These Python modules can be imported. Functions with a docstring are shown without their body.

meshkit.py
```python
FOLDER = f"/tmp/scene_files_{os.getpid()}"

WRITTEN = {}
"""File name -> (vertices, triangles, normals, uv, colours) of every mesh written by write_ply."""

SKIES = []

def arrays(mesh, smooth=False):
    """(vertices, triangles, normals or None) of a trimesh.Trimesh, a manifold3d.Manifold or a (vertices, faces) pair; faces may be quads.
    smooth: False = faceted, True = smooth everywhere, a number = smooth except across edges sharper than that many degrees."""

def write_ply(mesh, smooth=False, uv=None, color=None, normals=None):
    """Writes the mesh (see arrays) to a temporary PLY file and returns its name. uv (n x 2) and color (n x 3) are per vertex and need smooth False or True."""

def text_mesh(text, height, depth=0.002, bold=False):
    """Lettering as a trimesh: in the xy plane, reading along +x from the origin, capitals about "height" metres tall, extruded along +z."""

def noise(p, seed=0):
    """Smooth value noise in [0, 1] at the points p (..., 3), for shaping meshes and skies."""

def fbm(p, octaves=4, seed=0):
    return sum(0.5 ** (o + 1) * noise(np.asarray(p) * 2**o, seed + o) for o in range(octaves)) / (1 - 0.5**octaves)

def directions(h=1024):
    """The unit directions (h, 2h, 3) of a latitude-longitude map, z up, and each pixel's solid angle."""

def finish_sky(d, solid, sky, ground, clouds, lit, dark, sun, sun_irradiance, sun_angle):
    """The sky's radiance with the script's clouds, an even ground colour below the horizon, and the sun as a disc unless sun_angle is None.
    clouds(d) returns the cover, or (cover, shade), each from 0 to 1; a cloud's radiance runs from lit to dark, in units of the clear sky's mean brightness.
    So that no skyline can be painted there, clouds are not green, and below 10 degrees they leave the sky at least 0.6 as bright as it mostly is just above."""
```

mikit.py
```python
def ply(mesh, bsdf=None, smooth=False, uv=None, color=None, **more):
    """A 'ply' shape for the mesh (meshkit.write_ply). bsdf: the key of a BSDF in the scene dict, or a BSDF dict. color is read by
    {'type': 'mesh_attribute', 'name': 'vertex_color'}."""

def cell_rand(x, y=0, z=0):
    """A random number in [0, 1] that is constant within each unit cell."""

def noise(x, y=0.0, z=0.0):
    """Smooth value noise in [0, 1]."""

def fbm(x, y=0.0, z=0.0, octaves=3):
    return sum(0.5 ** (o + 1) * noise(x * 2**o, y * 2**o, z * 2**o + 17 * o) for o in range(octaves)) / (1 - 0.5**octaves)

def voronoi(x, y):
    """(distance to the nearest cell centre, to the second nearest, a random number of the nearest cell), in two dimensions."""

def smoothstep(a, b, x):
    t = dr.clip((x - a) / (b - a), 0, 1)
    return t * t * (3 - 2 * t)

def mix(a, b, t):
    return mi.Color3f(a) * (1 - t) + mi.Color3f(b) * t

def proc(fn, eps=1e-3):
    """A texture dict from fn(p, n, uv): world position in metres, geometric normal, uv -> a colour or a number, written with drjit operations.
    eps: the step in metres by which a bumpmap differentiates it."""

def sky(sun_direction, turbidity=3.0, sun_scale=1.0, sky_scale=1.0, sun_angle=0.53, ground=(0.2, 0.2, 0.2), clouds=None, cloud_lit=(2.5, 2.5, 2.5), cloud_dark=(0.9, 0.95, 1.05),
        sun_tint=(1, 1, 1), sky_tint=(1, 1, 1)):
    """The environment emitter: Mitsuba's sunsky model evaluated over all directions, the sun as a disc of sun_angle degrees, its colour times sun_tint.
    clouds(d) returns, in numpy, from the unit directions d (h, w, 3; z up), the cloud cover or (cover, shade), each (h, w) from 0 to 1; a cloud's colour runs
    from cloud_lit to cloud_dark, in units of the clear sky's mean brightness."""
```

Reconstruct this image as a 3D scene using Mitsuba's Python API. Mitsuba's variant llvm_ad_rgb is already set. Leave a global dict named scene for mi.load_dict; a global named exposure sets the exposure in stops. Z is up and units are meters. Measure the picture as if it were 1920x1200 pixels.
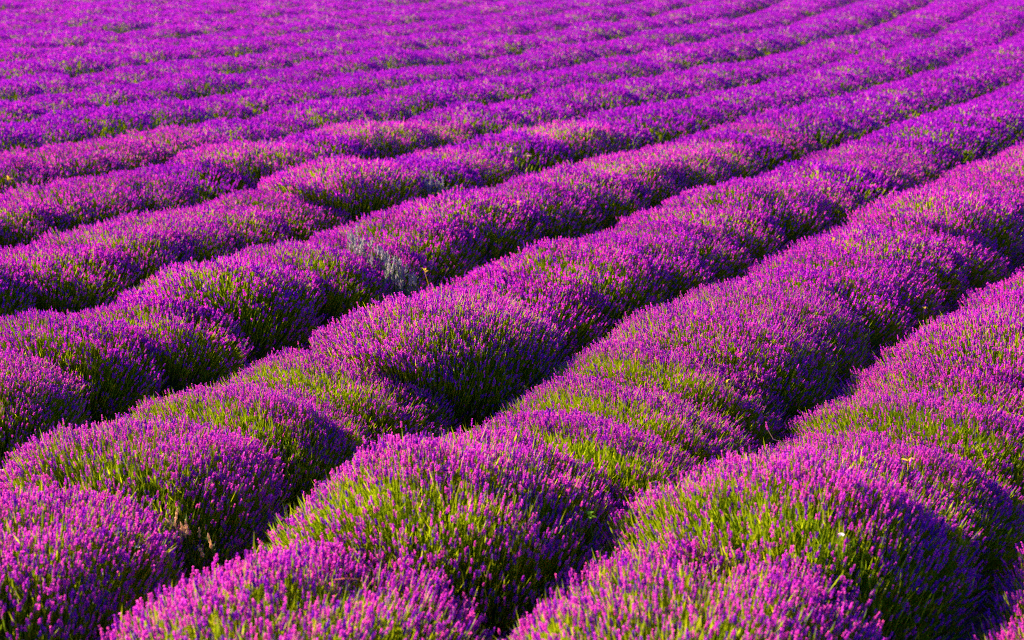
import math, random
import numpy as np, trimesh
import mitsuba as mi, drjit as dr
import mikit
from mikit import proc, noise, fbm, voronoi, smoothstep, mix
import meshkit

T = mi.ScalarTransform4f
scene, labels = {}, {}

# ------------------------------------------------------------------ camera, sky, exposure
PITCH, YAW, FPX, CAM_Z = 0.29765, 0.66740, 2600.0, 3.02
FWD = (0.0, math.cos(PITCH), -math.sin(PITCH))
scene['camera'] = {
    'type': 'thinlens', 'fov': math.degrees(2 * math.atan(960.0 / FPX)), 'fov_axis': 'x',
    'aperture_radius': 0.010, 'focus_distance': 7.6, 'near_clip': 0.05, 'far_clip': 900.0,
    'to_world': T().look_at(origin=[0, 0, CAM_Z], target=[FWD[0], FWD[1], CAM_Z + FWD[2]], up=[0, 0, 1]),
}
SUN_AZ, SUN_EL = -56.0, 25.0          # degrees: left of the view direction, above the horizon
SUN = (math.sin(math.radians(SUN_AZ)) * math.cos(math.radians(SUN_EL)),
       math.cos(math.radians(SUN_AZ)) * math.cos(math.radians(SUN_EL)), math.sin(math.radians(SUN_EL)))
scene['sky'] = mikit.sky(SUN, turbidity=3, sun_scale=1.0, sky_scale=0.28, sky_tint=(0.4, 0.75, 2.1), sun_tint=(1.0, 0.90, 0.84), ground=(0.1, 0.1, 0.06))
exposure = 4.05

# ------------------------------------------------------------------ materials
def vcol(name):
    return {'type': 'mesh_attribute', 'name': 'vertex_color'}
scene['petal_material'] = {'type': 'principledthin', 'base_color': vcol(0), 'roughness': 0.65, 'diff_trans': 1.1, 'eta': 1.3}
scene['stem_material'] = {'type': 'principledthin', 'base_color': vcol(0), 'roughness': 0.6, 'diff_trans': 0.9, 'eta': 1.3}
scene['leaf_material'] = {'type': 'twosided', 'bsdf': {'type': 'diffuse', 'reflectance': vcol(0)}}

def soil_colour(p, n, uv):
    a = fbm(p.x * 3.0, p.y * 3.0, 0.0, 4)
    b = noise(p.x * 40.0, p.y * 40.0)
    c = mix((0.030, 0.024, 0.020), (0.085, 0.072, 0.060), smoothstep(0.3, 0.75, a))
    return c * (0.6 + 0.8 * b)
scene['soil_material'] = {'type': 'bumpmap', 'arbitrary': proc(lambda p, n, uv: 0.012 * fbm(p.x * 22.0, p.y * 22.0, 0.0, 4), eps=3e-3),
                          'bsdf': {'type': 'principled', 'base_color': proc(soil_colour), 'roughness': 0.8}}

# ------------------------------------------------------------------ rows of the field (metres; u along the rows, v across, rising to the near right)
S = 1.6
V0, C1, C2 = -1.95066, -0.064243, 0.13453
QK = {0: (-.0353, -.0093, .0006), 1: (-.1066, -.1249, .0164), 2: (-.0427, -.1715, -.1067), 3: (.0447, -.0305, -.0769),
      4: (-.03, .0588, .0407), 5: (.0809, .2736, -.1349), 6: (.1095, .2578, -.102), 7: (-.0122, .2416, -.1179),
      8: (.001, .0856, -.0583), 9: (-.0219, -.0134, -.046), 10: (-.2355, -.0004, .0351)}

QK = {k: tuple(0.8 * sum(w * QK[min(max(k + o, 0), 10)][c] for o, w in ((-2, .12), (-1, .23), (0, .3), (1, .23), (2, .12))) for c in range(3)) if k > 2 else QK[k] for k in QK}

def bend(u):
    s = (min(max(u, 1.0), 17.0) - 8) / 5
    b = C1 * s * s + C2 * s ** 3
    if u > 17: b += (u - 17) / 5 * (2 * C1 * s + 3 * C2 * s * s)
    return b

def row_v(k, u, delta=None):
    """v in metres of the crest of row k (k = 0 is the row along the lower right, rising to the left) at u metres."""
    us = u / S
    if delta is None: delta = .42 if k < 3 else .39
    kk = min(max(k, 0), 10)
    q = QK[kk]
    s = (min(max(us, 2.0), 20.0) - 8) / 5
    return S * (V0 - k + delta - bend(us) + (q[0] + q[1] * s + q[2] * s * s) * (1.0 if k == kk else 0.5))

def ground(u, v):
    return u * math.sin(YAW) + v * math.cos(YAW), u * math.cos(YAW) - v * math.sin(YAW)

def crest(k, u, dv=0.0):
    """(x, y, direction angle of the row) on the crest of row k."""
    x, y = ground(u, row_v(k, u) + dv)
    x2, y2 = ground(u + 0.3, row_v(k, u + 0.3) + dv)
    return x, y, math.atan2(y2 - y, x2 - x)

def project(x, y, z):
    """pixel in the 1920 x 1200 frame, and distance (used only to decide which copies lie in view and for their numbering)."""
    f = y * math.cos(PITCH) - (z - CAM_Z) * math.sin(PITCH)
    up = y * math.sin(PITCH) + (z - CAM_Z) * math.cos(PITCH)
    if f < 0.2: return None
    return 960 + FPX * x / f, 600 - FPX * up / f, f

# ------------------------------------------------------------------ mesh helpers
def frames(d):
    d = d / np.linalg.norm(d, axis=1, keepdims=True)
    ref = np.where(np.abs(d[:, 2:3]) < 0.9, np.array([[0, 0, 1.0]]), np.array([[1.0, 0, 0]]))
    a = np.cross(d, ref); a /= np.linalg.norm(a, axis=1, keepdims=True)
    return d, a, np.cross(d, a)

class Soup:
    def __init__(self): self.v, self.f, self.c, self.n = [], [], [], 0
    def add(self, v, f, c):
        """v (n, k, 3) copies of a k-vertex piece with faces f, colours c (n, k, 3)."""
        n, k = v.shape[:2]
        self.v.append(v.reshape(-1, 3)); self.c.append(np.broadcast_to(c, v.shape).reshape(-1, 3))
        self.f.append((np.asarray(f)[None] + (np.arange(n) * k)[:, None, None] + self.n).reshape(-1, 3)); self.n += n * k
    def ply(self, bsdf):
        return mikit.ply((np.vstack(self.v), np.vstack(self.f)), bsdf, color=np.clip(np.vstack(self.c), 0, 1))

def tube_faces(rings, sides, cap=False):
    f = []
    for r in range(rings - 1):
        for s in range(sides):
            a, b = r * sides + s, r * sides + (s + 1) % sides
            f += [[a, b, b + sides], [a, b + sides, a + sides]]
    return f

def ring_stack(base, d, heights, radii, sides, rng, twist=0.6):
    """stacked rings along d from base: (n, rings*sides, 3); heights (n, rings), radii (n, rings)."""
    d, a, b = frames(d)
    n, R = heights.shape
    ang = rng.uniform(0, 6.28, (n, 1, 1)) + np.arange(sides)[None, None] * 2 * np.pi / sides + (np.arange(R) * twist)[None, :, None]
    p = base[:, None, None] + d[:, None, None] * heights[:, :, None, None]
    p = p + (a[:, None, None] * np.cos(ang)[..., None] + b[:, None, None] * np.sin(ang)[..., None]) * radii[:, :, None, None]
    return p.reshape(n, R * sides, 3)

PINK = np.array([0.93, 0.13, 0.60]); LILAC = np.array([0.66, 0.035, 0.76]); VIOLET = np.array([0.24, 0.014, 0.58]); INDIGO = np.array([0.06, 0.006, 0.32])
LIME = np.array([0.52, 0.66, 0.010]); GREEN = np.array([0.075, 0.26, 0.010]); SAGE = np.array([0.035, 0.085, 0.03])

def flower_spikes(soup, tip, d, level, rng, pinkness, size=1.0):
    """one flower spike per tip (n, 3), pointing along d; level 0 = near (whorls of florets), 1 = middle, 2 = far."""
    n = len(tip)
    size = size * (0.455 if level == 0 else 0.64)
    L = rng.uniform(0.042, 0.066, n) * size
    R = rng.uniform(0.0080, 0.0115, n) * size
    tone = np.clip(np.where(rng.random(n) < 0.26, 0.12, pinkness + 0.14) + rng.normal(0, 0.16, n), 0, 1)[:, None]
    flo = np.where(tone > 0.5, LILAC + (PINK - LILAC) * (tone - 0.5) * 2, VIOLET + (LILAC - VIOLET) * tone * 2) * rng.uniform(0.8, 1.15, (n, 1))
    cal = INDIGO + (VIOLET - INDIGO) * np.clip(tone + rng.normal(0, .2, (n, 1)), 0, 1)
    base = tip - d * L[:, None]
    if level == 0:
        h = np.array([0.0, 0.5, 1.0])[None] * L[:, None]
        r = np.array([0.45, 0.75, 0.2])[None] * R[:, None]
        p = ring_stack(base, d, h, r, 3, rng)
        soup.add(p, tube_faces(3, 3), np.repeat((flo * .55 + cal * .45)[:, None], 9, 1))
        dd, a, b = frames(d)
        W = 4
        for w in range(W):
            hw = (0.10 + 0.80 * w / (W - 1)) * L + rng.normal(0, 0.002, n)
            rw = R * (1.0 - 0.12 * w) * rng.uniform(0.9, 1.15, n)
            ph = rng.uniform(0, 6.28, n)
            m = 4 if w < 2 else 3
            for q in range(m):
                an = ph + q * 2 * np.pi / m + rng.normal(0, .25, n)
                o = a * np.cos(an)[:, None] + b * np.sin(an)[:, None]
                t = np.cross(dd, o)
                c0 = base + dd * hw[:, None]
                wd = (rng.uniform(0.0042, 0.0065, n) * size)[:, None]
                out = c0 + o * rw[:, None] + dd * (0.004 * size + rng.normal(0, .0015, (n, 1)))
                pts = np.stack([c0 + o * (rw * .3)[:, None] - dd * .002, out - t * wd, out + t * wd, c0 + o * (rw * .55)[:, None] + dd * (.010 * size)], 1)
                col = flo * rng.uniform(0.65, 1.3, (n, 1))
                # a withered or unopened floret here and there keeps the calyx colour
                col = np.where(rng.random((n, 1)) < 0.15, cal, col)
                soup.add(pts, [[0, 1, 2], [1, 3, 2]], np.stack([cal * .3 + col * .7, col, col, col], 1))
    elif level == 1:
        h = np.array([0.0, 0.22, 0.45, 0.7, 1.0])[None] * L[:, None]
        r = np.array([0.3, 1.1, 0.6, 1.0, 0.05])[None] * R[:, None] * rng.uniform(.85, 1.2, (n, 5))
        p = ring_stack(base, d, h, r, 3, rng, 0.9)
        col = np.repeat(np.where((np.arange(5) % 2 == 1)[None, :, None], flo[:, None] * rng.uniform(.7, 1.3, (n, 5, 1)), (flo * .4 + cal * .6)[:, None]), 3, axis=1)
        soup.add(p, tube_faces(5, 3), col)
    else:
        L = L * (1.15 if level == 2 else 1.8); R = R * (1.35 if level == 2 else 2.3)
        h = np.array([0.0, 0.45, 1.0])[None] * L[:, None]
        r = np.array([0.25, 1.1, 0.25])[None] * R[:, None]
        p = ring_stack(base, d, h, r, 3, rng)
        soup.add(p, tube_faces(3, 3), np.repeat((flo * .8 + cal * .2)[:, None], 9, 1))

A0, B0, H0 = 0.56, 0.74, 0.64       # semi-axes of the pattern bush along and across the row, height of its flower tips

def make_bush(seed, level, count, bare=0.0, pink=0.62, hedge=0.0):
    """One lavender bush about the origin, x along the row. bare: how far the -x (near) flank has lost its flowers. hedge: how far its crown runs on level into the neighbours."""
    rng = np.random.default_rng(seed)
    flowers, stems, leaves = Soup(), Soup(), Soup()
    # where the tips stand: evenly over the plan, fewer on the flanks that press against the neighbours
    N = int(count * 1.9)
    r = np.sqrt(rng.random(N)) * 1.0
    r = np.where(rng.random(N) < 0.22, rng.uniform(0.86, 1.06, N), r)
    ph = rng.uniform(0, 2 * np.pi, N)
    cx, cy = r * np.cos(ph), r * np.sin(ph)
    low = (r > 0.84) & (np.abs(cx) < 1 - .4 * hedge) & (rng.random(N) < 0.75)
    clump = meshkit.fbm(np.stack([cx * 2.2 + seed * 7.1, cy * 2.2, np.zeros(N)], 1), 3, seed)
    keep = np.ones(N) * (0.86, 0.92, 1.05, 1.05)[level]
    keep *= np.where((np.abs(cx) > 0.6) & low, 0.55, 1.0)
    side = np.exp(-((cx + 0.33) / 0.29) ** 2) * np.clip(1.25 - 0.55 * r, 0, 1) * 1.15
    keep *= 1 - bare * side * np.clip(1.15 - 0.4 * np.abs(cy), 0, 1) * np.clip(1.8 - 1.6 * clump, 0.3, 1)
    keep *= np.clip(0.55 + 1.0 * (clump - 0.25), 0.35, 1.1)
    shoot = rng.random(N) > keep                     # these carry no open flower: a green shoot only
    rh = (np.abs(cy) ** 2.6 + (1 - hedge) * np.abs(cx) ** 2.6 + hedge * .35 * np.abs(cx) ** 3)
    hz = H0 * (1 - 0.42 * rh) + 0.13 * (clump - 0.5) + rng.normal(0, 0.022, N)
    drop = np.where(low, rng.random(N) ** 0.8 * 0.36, 0.0)
    hz = hz - drop
    rr = r * (1 + 0.06 * (clump - .5) * 2) * np.where(low, 1.02 - 0.25 * np.clip(drop - .2, 0, 1), 1)
    tip = np.stack([A0 * rr * np.cos(ph), B0 * rr * np.sin(ph), hz], 1)
    base = np.stack([A0 * 0.36 * rr * np.cos(ph), B0 * 0.36 * rr * np.sin(ph), np.full(N, 0.10)], 1) + rng.normal(0, 0.02, (N, 3))
    d0 = tip - base; d0 /= np.linalg.norm(d0, axis=1, keepdims=True)
    d = 0.55 * d0 + np.array([0, 0, 0.48]) + rng.normal(0, 0.10, (N, 3)); d /= np.linalg.norm(d, axis=1, keepdims=True)
    fl = ~shoot
    idx = np.where(fl)[0][:count]
    flower_spikes(flowers, tip[idx], d[idx], level, rng, pink)
    # stems: from the foot to under the flower, bowed upwards
    sel = np.concatenate([idx, np.where(shoot)[0][: int(count * ((0.5, 0.2, 0)[min(level, 2)] + 0.8 * bare))]])
    if level >= 2: sel = idx
    k = len(sel); isf = np.arange(k) < len(idx)
    if level >= 2:
        sub = rng.permutation(k)[: k // 4]; sel, isf, k = sel[sub], isf[sub], len(sub)
    tp = tip[sel] - d[sel] * np.where(isf, 0.030, 0.03)[:, None]
    bs = base[sel]
    mid = tp - d[sel] * (np.linalg.norm(tp - bs, axis=1) * 0.45)[:, None]
    mid = mid * .7 + (tp + bs) * .15
    tone = np.clip(rng.normal(0.68, 0.3, (k, 1)), 0, 1)
    top = GREEN + (LIME - GREEN) * tone
    foot = SAGE * .7 + GREEN * .3
    wd = (0.0012, 0.0018, 0.0035, 0.006)[level]
    _, a, b = frames(tp - bs)
    pts, cols = [], []
    seq = ((bs, 1.2, foot), (mid, 1.1, top * .75 + foot * .25), (tp, 0.8, top)) if level < 0 else ((mid, 1.1, top * .6 + foot * .4), (tp, .9, top))
    for P_, w_, c_ in seq:
        for s in range(3):
            an = s * 2.094
            pts.append(P_ + (a * math.cos(an) + b * math.sin(an)) * wd * w_)
            cols.append(np.broadcast_to(c_, P_.shape))
    stems.add(np.stack(pts, 1), tube_faces(len(seq), 3), np.stack(cols, 1))
    # green shoots end in a tuft of narrow leaves
    sh = np.where(shoot)[0][: int(count * ((0.5, 0.2, 0)[min(level, 2)] + 0.9 * bare))]
    if level < 2 and len(sh):
        for q in range(2 if level == 0 else 1):
            bl = tip[sh] - d[sh] * rng.uniform(0.05, 0.16, (len(sh), 1))
            dv = d[sh] + rng.normal(0, 0.22, (len(sh), 3)); dv /= np.linalg.norm(dv, axis=1, keepdims=True)
            _, a, b = frames(dv)
            ln = rng.uniform(0.05, 0.10, (len(sh), 1)); w_ = rng.uniform(0.0016, 0.0032, (len(sh), 1))
            c_ = (GREEN + (LIME - GREEN) * rng.uniform(.15, 1, (len(sh), 1)))
            leaves_pts = np.stack([bl, bl + dv * ln * .5 + a * w_, bl + dv * ln * .5 - a * w_ + b * w_ * .5, bl + dv * ln], 1)
            stems.add(leaves_pts, [[0, 1, 2], [1, 3, 2]], np.stack([c_ * .7, c_, c_, c_ * 1.1], 1))
    # the leafy cushion under the flowers: a rough dark core and narrow grey-green leaves standing out of it
    core = trimesh.creation.icosphere(subdivisions=3 if level < 2 else 2 if level < 3 else 1)
    v = np.array(core.vertices); v = v[:, :]
    nz = meshkit.fbm(v * 2.3 + seed, 3, seed)
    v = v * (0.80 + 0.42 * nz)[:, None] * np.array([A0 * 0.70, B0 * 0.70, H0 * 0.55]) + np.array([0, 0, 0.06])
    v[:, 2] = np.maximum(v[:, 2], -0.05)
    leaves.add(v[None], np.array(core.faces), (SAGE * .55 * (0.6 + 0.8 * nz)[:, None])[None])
    M = (1300, 700, 220, 60)[level]
    th = np.arccos(rng.uniform(0.0, 1, M)); p2 = rng.uniform(0, 6.28, M)
    nrm = np.stack([np.sin(th) * np.cos(p2), np.sin(th) * np.sin(p2), np.cos(th)], 1)
    at = nrm * rng.uniform(0.86, 1.12, (M, 1)) * np.array([A0 * 0.72, B0 * 0.72, H0 * 0.58]) + np.array([0, 0, 0.05])
    dv = nrm * .6 + np.array([0, 0, .7]) + rng.normal(0, .3, (M, 3)); dv /= np.linalg.norm(dv, axis=1, keepdims=True)
    _, a, b = frames(dv)
    ln = rng.uniform(0.05, 0.12, (M, 1)); w_ = rng.uniform(0.003, 0.005, (M, 1)) * (1, 1.3, 2.0, 3.5)[level]
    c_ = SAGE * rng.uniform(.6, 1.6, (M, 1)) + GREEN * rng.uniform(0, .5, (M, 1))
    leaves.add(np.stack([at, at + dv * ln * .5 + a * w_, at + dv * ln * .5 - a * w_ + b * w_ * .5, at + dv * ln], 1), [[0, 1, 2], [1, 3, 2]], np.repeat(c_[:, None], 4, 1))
    return {'type': 'shapegroup', 'flower_spikes': flowers.ply('petal_material'), 'stems': stems.ply('stem_material'), 'foliage': leaves.ply('leaf_material')}

NEAR = []
for i, (bare, pink) in enumerate([(0, .72), (.1, .64), (.2, .72), (.3, .68), (.42, .7), (.55, .68), (.72, .66), (1.05, .64)]):
    scene[f'pattern_near_{i}'] = make_bush(100 + i, 0, 5600, bare, pink, 0.95 if bare < .35 else 0.6); NEAR.append((bare, f'pattern_near_{i}'))
MID = []
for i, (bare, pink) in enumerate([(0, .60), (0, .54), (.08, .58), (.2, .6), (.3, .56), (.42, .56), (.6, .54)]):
    scene[f'pattern_mid_{i}'] = make_bush(200 + i, 1, 2900, bare, pink, 0.95); MID.append((bare, f'pattern_mid_{i}'))
FAR = []
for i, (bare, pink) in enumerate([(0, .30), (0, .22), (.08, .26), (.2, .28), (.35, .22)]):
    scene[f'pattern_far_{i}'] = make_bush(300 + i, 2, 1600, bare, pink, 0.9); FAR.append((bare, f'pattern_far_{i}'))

for i in range(3):
    scene[f'pattern_beyond_{i}'] = make_bush(400 + i, 3, 420, .05, .24, .8)
BEYOND = [(.1, f'pattern_beyond_{i}') for i in range(3)]

# ------------------------------------------------------------------ planting
rng = random.Random(7)
# where neighbouring bushes part along the near rows, read off in metres along the row; beyond the last the planting is even
GAPS = {-1: [2.2, 3.2, 4.2, 5.0], 0: [1.7, 3.0, 4.2, 5.4, 6.05, 6.75], 1: [0.9, 1.9, 3.3, 4.68, 5.32, 5.9, 6.5], 2: [0.9, 1.9, 3.05, 3.95, 4.7, 5.35, 6.4],
        3: [2.3, 3.35, 4.15, 4.8, 5.4, 6.35, 6.95, 7.4, 8.1], 4: [4.3, 5.2, 5.9, 6.47, 6.95, 7.6, 8.25, 9.31]}
BARE = {(0, 1): .6, (0, 2): .85, (0, 3): .75, (0, 4): .6, (1, 2): .75, (1, 3): 1.1, (1, 4): .85, (1, 5): .8, (1, 1): .5, (2, 1): .3, (2, 2): .6, (2, 3): .7, (2, 4): .85,
        (3, 1): .4, (3, 2): .9, (3, 3): .5, (3, 4): .6, (3, 5): .6}
OVER = {(0, 1): 1.4, (0, 2): 1.38, (0, 3): 1.45, (1, 1): 1.3, (1, 2): 1.22, (1, 3): 1.4, (1, 4): 1.42, (2, 1): 1.25, (2, 2): 1.26, (2, 3): 1.25, (2, 4): 1.45, (3, 1): 1.3, (3, 2): 1.3}
SHIFT = {(-1, 1): -.3, (-1, 2): -.3, (-1, 3): -.3, (0, 1): -.08, (0, 2): -.14, (0, 3): -.06, (1, 1): .2, (1, 2): .06, (1, 3): .18, (1, 4): .08, (2, 1): .45, (2, 2): .2, (2, 3): .1, (2, 4): .06, (2, 5): .15, (3, 1): .25, (3, 3): .1}
bushes = []       # k, index in row, u, half length, x, y, angle
for k in range(-2, 24):
    g = list(GAPS.get(k, [0.5 + rng.random() * .5 + max(k - 4, 0) * .9]))
    while g[-1] < 50: g.append(g[-1] + rng.uniform(0.6, 0.95))
    for i in range(len(g) - 1):
        u = (g[i] + g[i + 1]) / 2
        dv = rng.uniform(-.05, .05) + SHIFT.get((k, i), 0)
        x, y, a = crest(k, u, dv)
        bushes.append((k, i, u, (g[i + 1] - g[i]) / 2, x, y, a))

def margin(x, y):
    """how far outside the frame, in pixels of the photograph, the bush lies."""
    best = 1e9
    for z in (0.1, 0.7):
        q = project(x, y, z)
        if q is None: return 1e9, 0
        X, Y, f = q
        e = 0.7 * FPX / f
        best = min(best, max(-X - e, X - e - 1920, -Y - .3 * e, Y - .3 * e - 1200))
    return best, f

def place(key, x, y, a, half, k, i, u, pattern, flip):
    r2 = random.Random(hash((k, round(u * 100))) & 0xffff)
    sa = half * (OVER[(k, i)] if (k, i) in OVER else 1.36 if (k, i) in BARE else 1.30 if half > .45 else 1.55) / A0
    sh = min(max(0.90 + 0.22 * (half - .37) / .25, .86), 1.10) * r2.uniform(.95, 1.06)
    m = T().translate([x, y, 0]).rotate([0, 0, 1], math.degrees(a) + r2.uniform(-6, 6)).scale([sa, (-1 if flip else 1) * r2.uniform(.95, 1.06), sh])
    scene[key] = {'type': 'instance', 'to_world': m, 'group': {'type': 'ref', 'id': pattern}}

plan = []
for (k, i, u, half, x, y, a) in bushes:
    mg, f = margin(x, y)
    if mg > 1e8 and math.hypot(x, y) > 7: continue
    inside = mg < -8
    if not inside and not (mg < 300 or math.hypot(x, y - 5) < 9): continue
    plan.append((f, k, i, u, half, x, y, a, inside))
plan.sort()
n_in = n_out = 0
named = []
for (f, k, i, u, half, x, y, a, inside) in plan:
    r2 = random.Random(k * 1000 + i)
    lib = NEAR if f < 8.6 + r2.uniform(-.7, .4) else MID if f < 14.5 + r2.uniform(-2, 2) else FAR
    if not inside: lib = FAR if f < 14 and x < 3 else BEYOND
    want = BARE.get((k, i), abs(r2.gauss(0, .13)) + (.06 if half > .45 else 0))
    best = sorted(lib, key=lambda q: abs(q[0] - want) + r2.random() * .2)[0][1]
    if inside and n_in < 296:
        n_in += 1
        key = f'lavender_bush_{n_in:03d}' if n_in > 1 else 'lavender_bush'
        named.append((key, k, i, u, x, y, f, want))
        for part in ('flower_spikes', 'stems', 'foliage'): labels[f'{key}__{part}'] = {'kind': 'stuff'}
    else:
        n_out += 1
        key = f'lavender_field__{n_out:03d}'
    place(key, x, y, a, half, k, i, u, best, r2.random() < .5)
ONES = 'first second third fourth fifth sixth seventh eighth ninth tenth eleventh twelfth thirteenth fourteenth fifteenth sixteenth seventeenth eighteenth nineteenth'.split()
def ordinal(n):
    if n <= 19: return ONES[n - 1]
    t, o = divmod(n, 10); w = {2: 'twent', 3: 'thirt', 4: 'fort', 5: 'fift'}[t]
    return w + 'ieth' if o == 0 else w + 'y-' + ONES[o - 1]
OWN = {(-1, 2): 'small cut-off piece of pink lavender bush in the bottom right corner of the photo',
       (0, 1): 'wide pink lavender bush cut by the bottom edge, right of centre', (0, 2): 'big pink lavender bush at lower right, green band along its front',
       (0, 3): 'lavender bush at right with two yellow weeds on its green flank', (0, 4): 'lavender bush just behind the one with yellow weeds, olive green front flank',
       (1, 1): 'low lavender bush at bottom centre, cut off by the lower frame edge', (1, 2): 'largest rounded lavender bush in the foreground, left of the bottom centre',
       (1, 3): 'lavender bush with the broadest bright lime-green flank, near the centre foreground', (1, 4): 'narrow lavender bush directly behind the broad lime-green flank',
       (2, 1): 'dark shaded lavender bush in the bottom left corner', (2, 2): 'wide lavender bush at lower left, yellow-green stems along its top front', (2, 3): 'lavender bush at left with a deep indigo shaded front',
       (2, 4): 'lavender bush left of centre with yellow-green front, behind the indigo shaded one'}
rows_seen = sorted({n[1] for n in named})
for k in rows_seen:
    for q, (key, _, i, u, x, y, f, want) in enumerate(sorted([n for n in named if n[1] == k], key=lambda n: n[3])):
        look = 'green-flanked' if want > .45 else 'pink' if f < 11 else 'purple' if want > .12 else 'violet'
        text = OWN.get((k, i), f'{look} lavender bush, {ordinal(q + 1)} from the near end of the {ordinal(rows_seen.index(k) + 1)} row from the bottom right')
        labels[key] = {'label': text, 'category': 'lavender', 'group': 'lavender bushes in rows'}
labels['lavender_field'] = {'label': 'more lavender bushes in rows around the part in view', 'category': 'lavender', 'kind': 'stuff'}
print('bushes', n_in, 'outside', n_out)

# ------------------------------------------------------------------ ground
gx = np.concatenate([-np.geomspace(3, 400, 40)[::-1], np.linspace(-2.9, 6, 180), np.geomspace(6.1, 400, 60)])
gy = np.concatenate([-np.geomspace(1, 400, 20)[::-1], np.linspace(-.9, 12, 260), np.geomspace(12.1, 600, 60)])
X, Y = np.meshgrid(gx, gy)
Z = 0.07 * (meshkit.fbm(np.stack([X * 6, Y * 6, X * 0], -1), 4, 3) - .5) - 0.01
i, j = np.meshgrid(np.arange(len(gy) - 1), np.arange(len(gx) - 1), indexing='ij')
w = len(gx); q = np.stack([i * w + j, i * w + j + 1, (i + 1) * w + j + 1, (i + 1) * w + j], -1).reshape(-1, 4)
scene['ground'] = mikit.ply((np.stack([X, Y, Z], -1).reshape(-1, 3), q), 'soil_material', smooth=True)
labels['ground'] = {'label': 'dark dry soil between the lavender rows', 'category': 'ground', 'kind': 'structure'}

# ------------------------------------------------------------------ small things among the bushes
for nm, col, tr in (('yellow_leaf_material', (0.72, 0.55, 0.06), 0.7), ('green_leaf_material', (0.14, 0.34, 0.03), 0.7), ('straw_material', (0.62, 0.26, 0.07), 0.2), ('pale_straw_material', (0.70, 0.55, 0.30), 0.2),
                    ('white_petal_material', (0.85, 0.85, 0.80), 0.6)):
    scene[nm] = {'type': 'principledthin', 'base_color': {'type': 'rgb', 'value': list(col)}, 'roughness': 0.6, 'diff_trans': tr, 'eta': 1.3}

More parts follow.
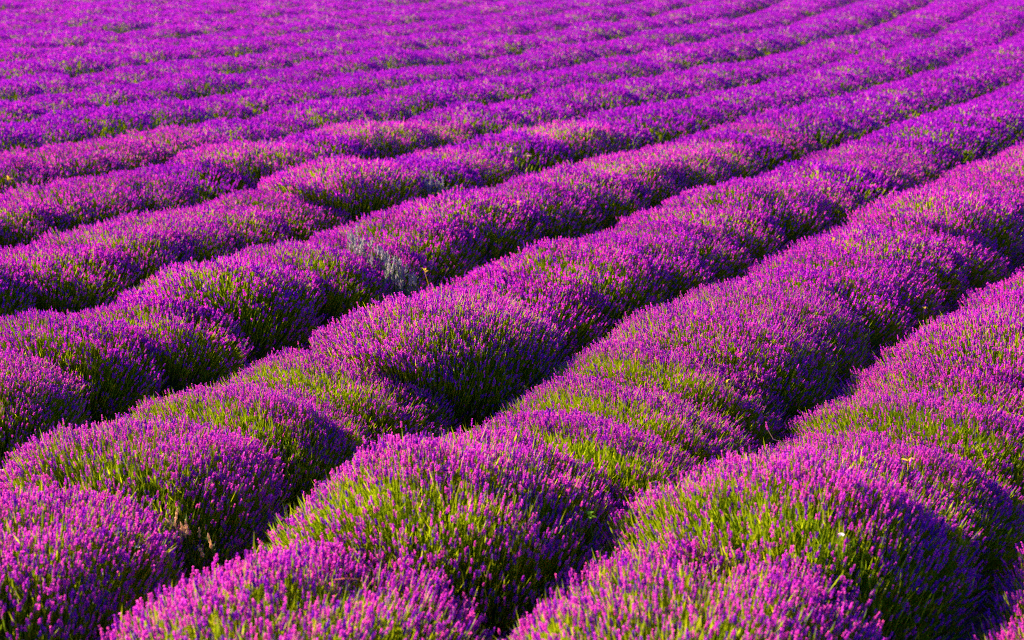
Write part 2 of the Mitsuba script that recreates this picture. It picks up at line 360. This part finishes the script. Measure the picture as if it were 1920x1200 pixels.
def leaf_mesh(base, d, length, width, rng):
    """a lance-shaped leaf, folded along its midrib and drooping at the tip."""
    d = np.asarray(d, float); d /= np.linalg.norm(d)
    a = np.cross(d, [0, 0, 1.0]); a /= np.linalg.norm(a) + 1e-9
    up = np.cross(a, d)
    ts = np.array([0, .25, .55, .8, 1.0]); ws = np.array([.12, .8, 1.0, .6, .03]) * width / 2
    V, F = [], []
    for t, w_ in zip(ts, ws):
        c = np.asarray(base) + d * length * t - np.array([0, 0, 1]) * length * .25 * t * t
        V += [c - a * w_ + up * w_ * .45, c, c + a * w_ + up * w_ * .45]
    for q in range(4):
        for e in (0, 1):
            i0 = q * 3 + e
            F += [[i0, i0 + 1, i0 + 4], [i0, i0 + 4, i0 + 3]]
    return np.array(V), np.array(F)

def stalk_mesh(pts, r0, r1, sides=5):
    pts = np.asarray(pts, float); n = len(pts)
    tng = np.gradient(pts, axis=0); _, a, b = frames(tng)
    V = []
    for i_ in range(n):
        r = r0 + (r1 - r0) * i_ / (n - 1)
        for q in range(sides):
            an = q * 2 * np.pi / sides
            V.append(pts[i_] + (a[i_] * math.cos(an) + b[i_] * math.sin(an)) * r)
    F = tube_faces(n, sides)
    V += [pts[0], pts[-1]]
    for q in range(sides):
        F += [[len(V) - 2, (q + 1) % sides, q], [len(V) - 1, (n - 1) * sides + q, (n - 1) * sides + (q + 1) % sides]]
    return np.array(V), np.array(F)

def numbered(name):
    n, key = 0, name
    while key in labels: n += 1; key = f'{name}_{n:03d}'
    return key

def sprig(name, at, size, nleaves, mat, label, cat, seed, group=None, height=0.16, width=.3):
    """a weed standing among the lavender: a stem rising from inside the bush and leaves at its top."""
    g = np.random.default_rng(seed); key = numbered(name); size *= .72
    labels[key] = {'label': label, 'category': cat}
    if group: labels[key]['group'] = group
    at = np.array(at, float); foot = at + [g.uniform(-.03, .03), g.uniform(-.03, .03), -height]
    top = at + [0, 0, size * .35]
    scene[f'{key}__stem'] = mikit.ply(stalk_mesh([foot, foot * .45 + at * .55 + [.01, 0, 0], at, top], .003, .0015), mat)
    for q in range(nleaves):
        an = q * 2.4 + g.uniform(-.4, .4); t = g.uniform(.1, 1)
        d = [math.cos(an), math.sin(an), g.uniform(.2, 1.6)]
        kk = f'{key}__leaf' + (f'_{q:03d}' if q else '')
        scene[kk] = mikit.ply(leaf_mesh(at * (1 - t) + top * t, d, size * g.uniform(.5, .9), size * width * g.uniform(.7, 1.1), g), mat, smooth=False)

YG = None
sprig('yellow_weed', (1.775, 5.755, 0.581), .07, 5, 'yellow_leaf_material', 'yellow weed with large pale leaves on the green flank of a bush at the right', 'weed', 1, height=.3, width=.36)
sprig('yellow_weed', (1.742, 5.655, 0.535), .05, 4, 'yellow_leaf_material', 'pale cream leafed weed just below the larger yellow weed at the right', 'weed', 2, height=.25, width=.4)
sprig('yellow_weed', (2.745, 8.85, 0.372), .07, 4, 'yellow_leaf_material', 'yellow leaves poking out of the bush edge right of the dark furrow', 'weed', 3, height=.25)
sprig('yellow_weed', (2.384, 10.02, 0.558), .07, 5, 'yellow_leaf_material', 'faint yellow leaves on the long hedge left of the dark furrow', 'weed', 4)
sprig('yellow_weed', (-4.68, 12.70, 0.474), .10, 6, 'yellow_leaf_material', 'yellow weed at the left edge of the photo', 'weed', 5, height=.2)
sprig('yellow_weed', (-.80, 12.45, 0.409), .09, 5, 'yellow_leaf_material', 'small yellow weed beside the silvery tuft near the middle of the field', 'weed', 6)
sprig('yellow_weed', (.044, 11.08, 0.605), .08, 7, 'yellow_leaf_material', 'spreading yellow weed right of the silvery plants, above the centre of the photo', 'weed', 7)
sprig('yellow_weed', (.676, 7.22, 0.614), .05, 4, 'yellow_leaf_material', 'tiny yellow leaves on the crest of the long hedge right of centre', 'weed', 8)
sprig('yellow_weed', (1.135, 6.92, 0.544), .05, 4, 'yellow_leaf_material', 'tiny yellow star of leaves low on the long hedge, left of the dark furrow', 'weed', 9)
sprig('yellow_weed', (-.62, 9.55, 0.437), .09, 3, 'yellow_leaf_material', 'yellow leaves at the foot of the silvery plant', 'weed', 10)
sprig('yellow_weed', (.07, 7.25, 0.391), .05, 4, 'yellow_leaf_material', 'yellow leaves in the furrow end at the centre of the photo', 'weed', 13)
sprig('peach_weed', (-.027, 13.72, 0.558), .10, 6, 'pale_straw_material', 'peach coloured dry sprig, left one of a pair in the upper middle', 'weed', 11, height=.2)
sprig('peach_weed', (.149, 13.68, 0.512), .10, 6, 'pale_straw_material', 'peach coloured dry sprig, right one of a pair in the upper middle', 'weed', 12, height=.2)
sprig('green_weed', (.32, 5.24, 0.558), .055, 11, 'green_leaf_material', 'bright green leafy weed at the right tip of the big foreground bush', 'weed', 14, height=.25, width=.4)
sprig('green_weed', (1.66, 4.72, 0.205), .09, 12, 'green_leaf_material', 'dim green weed in the shade at the foot of the foreground bush, lower right', 'weed', 15, height=.18, width=.5)

def straw(pts, mat, label, r=.0022):
    key = numbered('straw'); labels[key] = {'label': label, 'category': 'straw'}
    scene[key] = mikit.ply(stalk_mesh(pts, r, r * .5), mat)
straw([(-.62, 4.36, .735), (-.58, 4.34, .75), (-.53, 4.33, .752)], 'straw_material', 'short orange straw on the bush at bottom centre')
straw([(-.26, 4.58, .56), (-.20, 4.55, .553), (-.12, 4.53, .525)], 'straw_material', 'orange red straw at the right end of the bottom centre bush')
straw([(2.76, 8.92, .50), (2.86, 8.92, .495), (2.96, 8.93, .50)], 'straw_material', 'orange straw lying across the dark furrow at right', .003)
straw([(7.35, 21.1, .66), (7.55, 21.1, .68), (7.75, 21.15, .69)], 'pale_straw_material', 'pale straw in the furrow near the right edge, top', .006)
straw([(3.62, 12.95, .40), (3.64, 12.94, .52), (3.70, 12.93, .60)], 'pale_straw_material', 'pale upright straw in the furrow right of centre', .004)
key = 'bent_flower_stalk'; labels[key] = {'label': 'single lavender stalk bending out over the dark furrow on the right', 'category': 'flower'}
bp = np.array([(1.44, 6.50, .40), (1.37, 6.48, .385), (1.31, 6.47, .41), (1.275, 6.46, .47)])
scene['bent_flower_stalk__stem'] = mikit.ply(stalk_mesh(bp, .0022, .0018), 'pale_straw_material')
sp = Soup(); flower_spikes(sp, bp[-1:] + [[-.008, 0, .035]], np.array([[-.2, 0, .98]]), 0, np.random.default_rng(5), .8, 1.5)
scene['bent_flower_stalk__flower_spike'] = sp.ply('petal_material')

for q, (at, label) in enumerate([((-.434, 7.14, .49), 'white flower in the dark gap between bushes left of centre'), ((-1.471, 4.95, .565), 'white flower on the shaded bush at lower left'),
                                 ((-2.305, 5.79, .53), 'white flower at the left edge in the lower half'), ((1.229, 4.71, .735), 'white flower on the big bush at lower right')]):
    key = numbered('white_flower'); labels[key] = {'label': label, 'category': 'flower'}
    g = np.random.default_rng(60 + q); at = np.array(at)
    scene[f'{key}__stem'] = mikit.ply(stalk_mesh([at - [0, 0, .12], at - [.01, 0, .05], at], .0016, .0012), 'green_leaf_material')
    for e in range(5):
        an = e * 1.2566 + g.uniform(0, .3)
        scene[f'{key}__petal' + (f'_{e:03d}' if e else '')] = mikit.ply(leaf_mesh(at, [math.cos(an), math.sin(an), .5], .016, .014, g), 'white_petal_material')

def pale_plant(name, spots, count, spread, h, top_col, stem_col, label, seed, size=1.5):
    """upright pale flower stalks rising between the lavender."""
    g = np.random.default_rng(seed); key = numbered(name); labels[key] = {'label': label, 'category': 'plant'}
    spots = np.array(spots, float); t = g.random(count) * (len(spots) - 1); i0 = np.minimum(t.astype(int), max(len(spots) - 2, 0)); fr = (t - i0)[:, None]
    c = spots[i0] * (1 - fr) + spots[np.minimum(i0 + 1, len(spots) - 1)] * fr if len(spots) > 1 else np.repeat(spots, count, 0)
    tip = c + np.concatenate([g.normal(0, spread, (count, 2)), g.normal(0, .035, (count, 1))], 1)
    d = np.concatenate([g.normal(0, .16, (count, 2)), np.ones((count, 1))], 1); d /= np.linalg.norm(d, axis=1, keepdims=True)
    fl, st = Soup(), Soup()
    L = g.uniform(.05, .085, count) * size * .7
    hh = np.array([0, .2, .38, .56, .76, 1.0])[None] * L[:, None]; rr = np.array([.3, 1.0, .6, 1.0, .7, .1])[None] * (.0075 * size * .7)
    rr = np.repeat(rr, count, 0) * g.uniform(.8, 1.2, (count, 6))
    col = np.asarray(top_col) * g.uniform(.6, 1.1, (count, 6, 1)); col = np.repeat(col, 4, 1)
    fl.add(ring_stack(tip - d * L[:, None], d, hh, rr, 4, g, .8), tube_faces(6, 4), col)
    bs = tip - d * h
    _, a, b = frames(d); V = []
    for P_, w_ in ((bs, .003), (tip - d * L[:, None], .002)):
        for q in range(3): V.append(P_ + (a * math.cos(q * 2.094) + b * math.sin(q * 2.094)) * w_)
    st.add(np.stack(V, 1), tube_faces(2, 3), np.asarray(stem_col) * g.uniform(.6, 1.3, (count, 1, 1)))
    n = count * 7; bi = g.integers(0, count, n); z = g.uniform(.35, .95, (n, 1))
    at = bs[bi] * (1 - z) + tip[bi] * z; dv = d[bi] + g.normal(0, .5, (n, 3)); dv /= np.linalg.norm(dv, axis=1, keepdims=True); _, a, b = frames(dv)
    ln = g.uniform(.03, .06, (n, 1)); w_ = g.uniform(.003, .006, (n, 1))
    st.add(np.stack([at, at + dv * ln * .5 + a * w_, at + dv * ln * .5 - a * w_ + b * w_, at + dv * ln], 1), [[0, 1, 2], [1, 3, 2]], np.asarray(stem_col) * g.uniform(.7, 1.5, (n, 1, 1)))
    scene[f'{key}__flower_spikes'] = fl.ply('petal_material'); scene[f'{key}__stems'] = st.ply('stem_material')
    labels[f'{key}__flower_spikes'] = {'kind': 'stuff'}; labels[f'{key}__stems'] = {'kind': 'stuff'}
pale_plant('silvery_plant', [(-1.20, 10.02, .64), (-1.0, 9.72, .60), (-.82, 9.50, .54), (-.72, 9.46, .46)], 70, .045, .45, (.50, .48, .52), (.20, .28, .20), 'grey silvery plant with cream tips in a row gap above the photo centre', 21)
pale_plant('silvery_plant', [(-.80, 12.5, .52), (-.70, 12.44, .50)], 30, .05, .35, (.50, .46, .56), (.18, .24, .18), 'small silvery tuft beside yellow leaves in the middle distance', 22, 1.8)
pale_plant('cream_flower_plant', [(-1.42, 5.28, .53), (-1.33, 5.24, .50)], 13, .035, .4, (.80, .60, .38), (.07, .14, .03), 'clump of cream flower spikes on dark stems between lower left bushes', 23, 1.5)

# stones and dry litter on the soil of the two furrows that open towards the camera
g = np.random.default_rng(9); soup = Soup()
cols = []
N = 2600
kk = g.integers(-1, 1, N); uu = g.uniform(2.6, 6.5, N)
XY = np.array([ground(u_, row_v(k_, u_) - 0.80 + g.normal(0, .16)) for k_, u_ in zip(kk, uu)])
ico = trimesh.creation.icosphere(subdivisions=0); iv, fi = np.array(ico.vertices), np.array(ico.faces)
sz = g.uniform(.006, .022, (N, 1)); ang = g.uniform(0, 6.28, N)
v = iv[None] * g.uniform(.75, 1.2, (N, 12, 1)) * np.stack([sz * g.uniform(1, 2.2, (N, 1)), sz, sz * .5], -1)
ca, sa_ = np.cos(ang)[:, None], np.sin(ang)[:, None]
v = np.stack([v[..., 0] * ca - v[..., 1] * sa_, v[..., 0] * sa_ + v[..., 1] * ca, v[..., 2]], -1) + np.stack([XY[:, 0], XY[:, 1], np.full(N, .018)], -1)[:, None]
soup.add(v, fi, np.array([.30, .29, .28]) * g.uniform(.4, 1.5, (N, 1, 1)))
scene['furrow_stones'] = soup.ply('leaf_material')
labels['furrow_stones'] = {'label': 'small grey stones and clods on the dark soil of the furrows at lower right', 'category': 'stones', 'kind': 'stuff'}
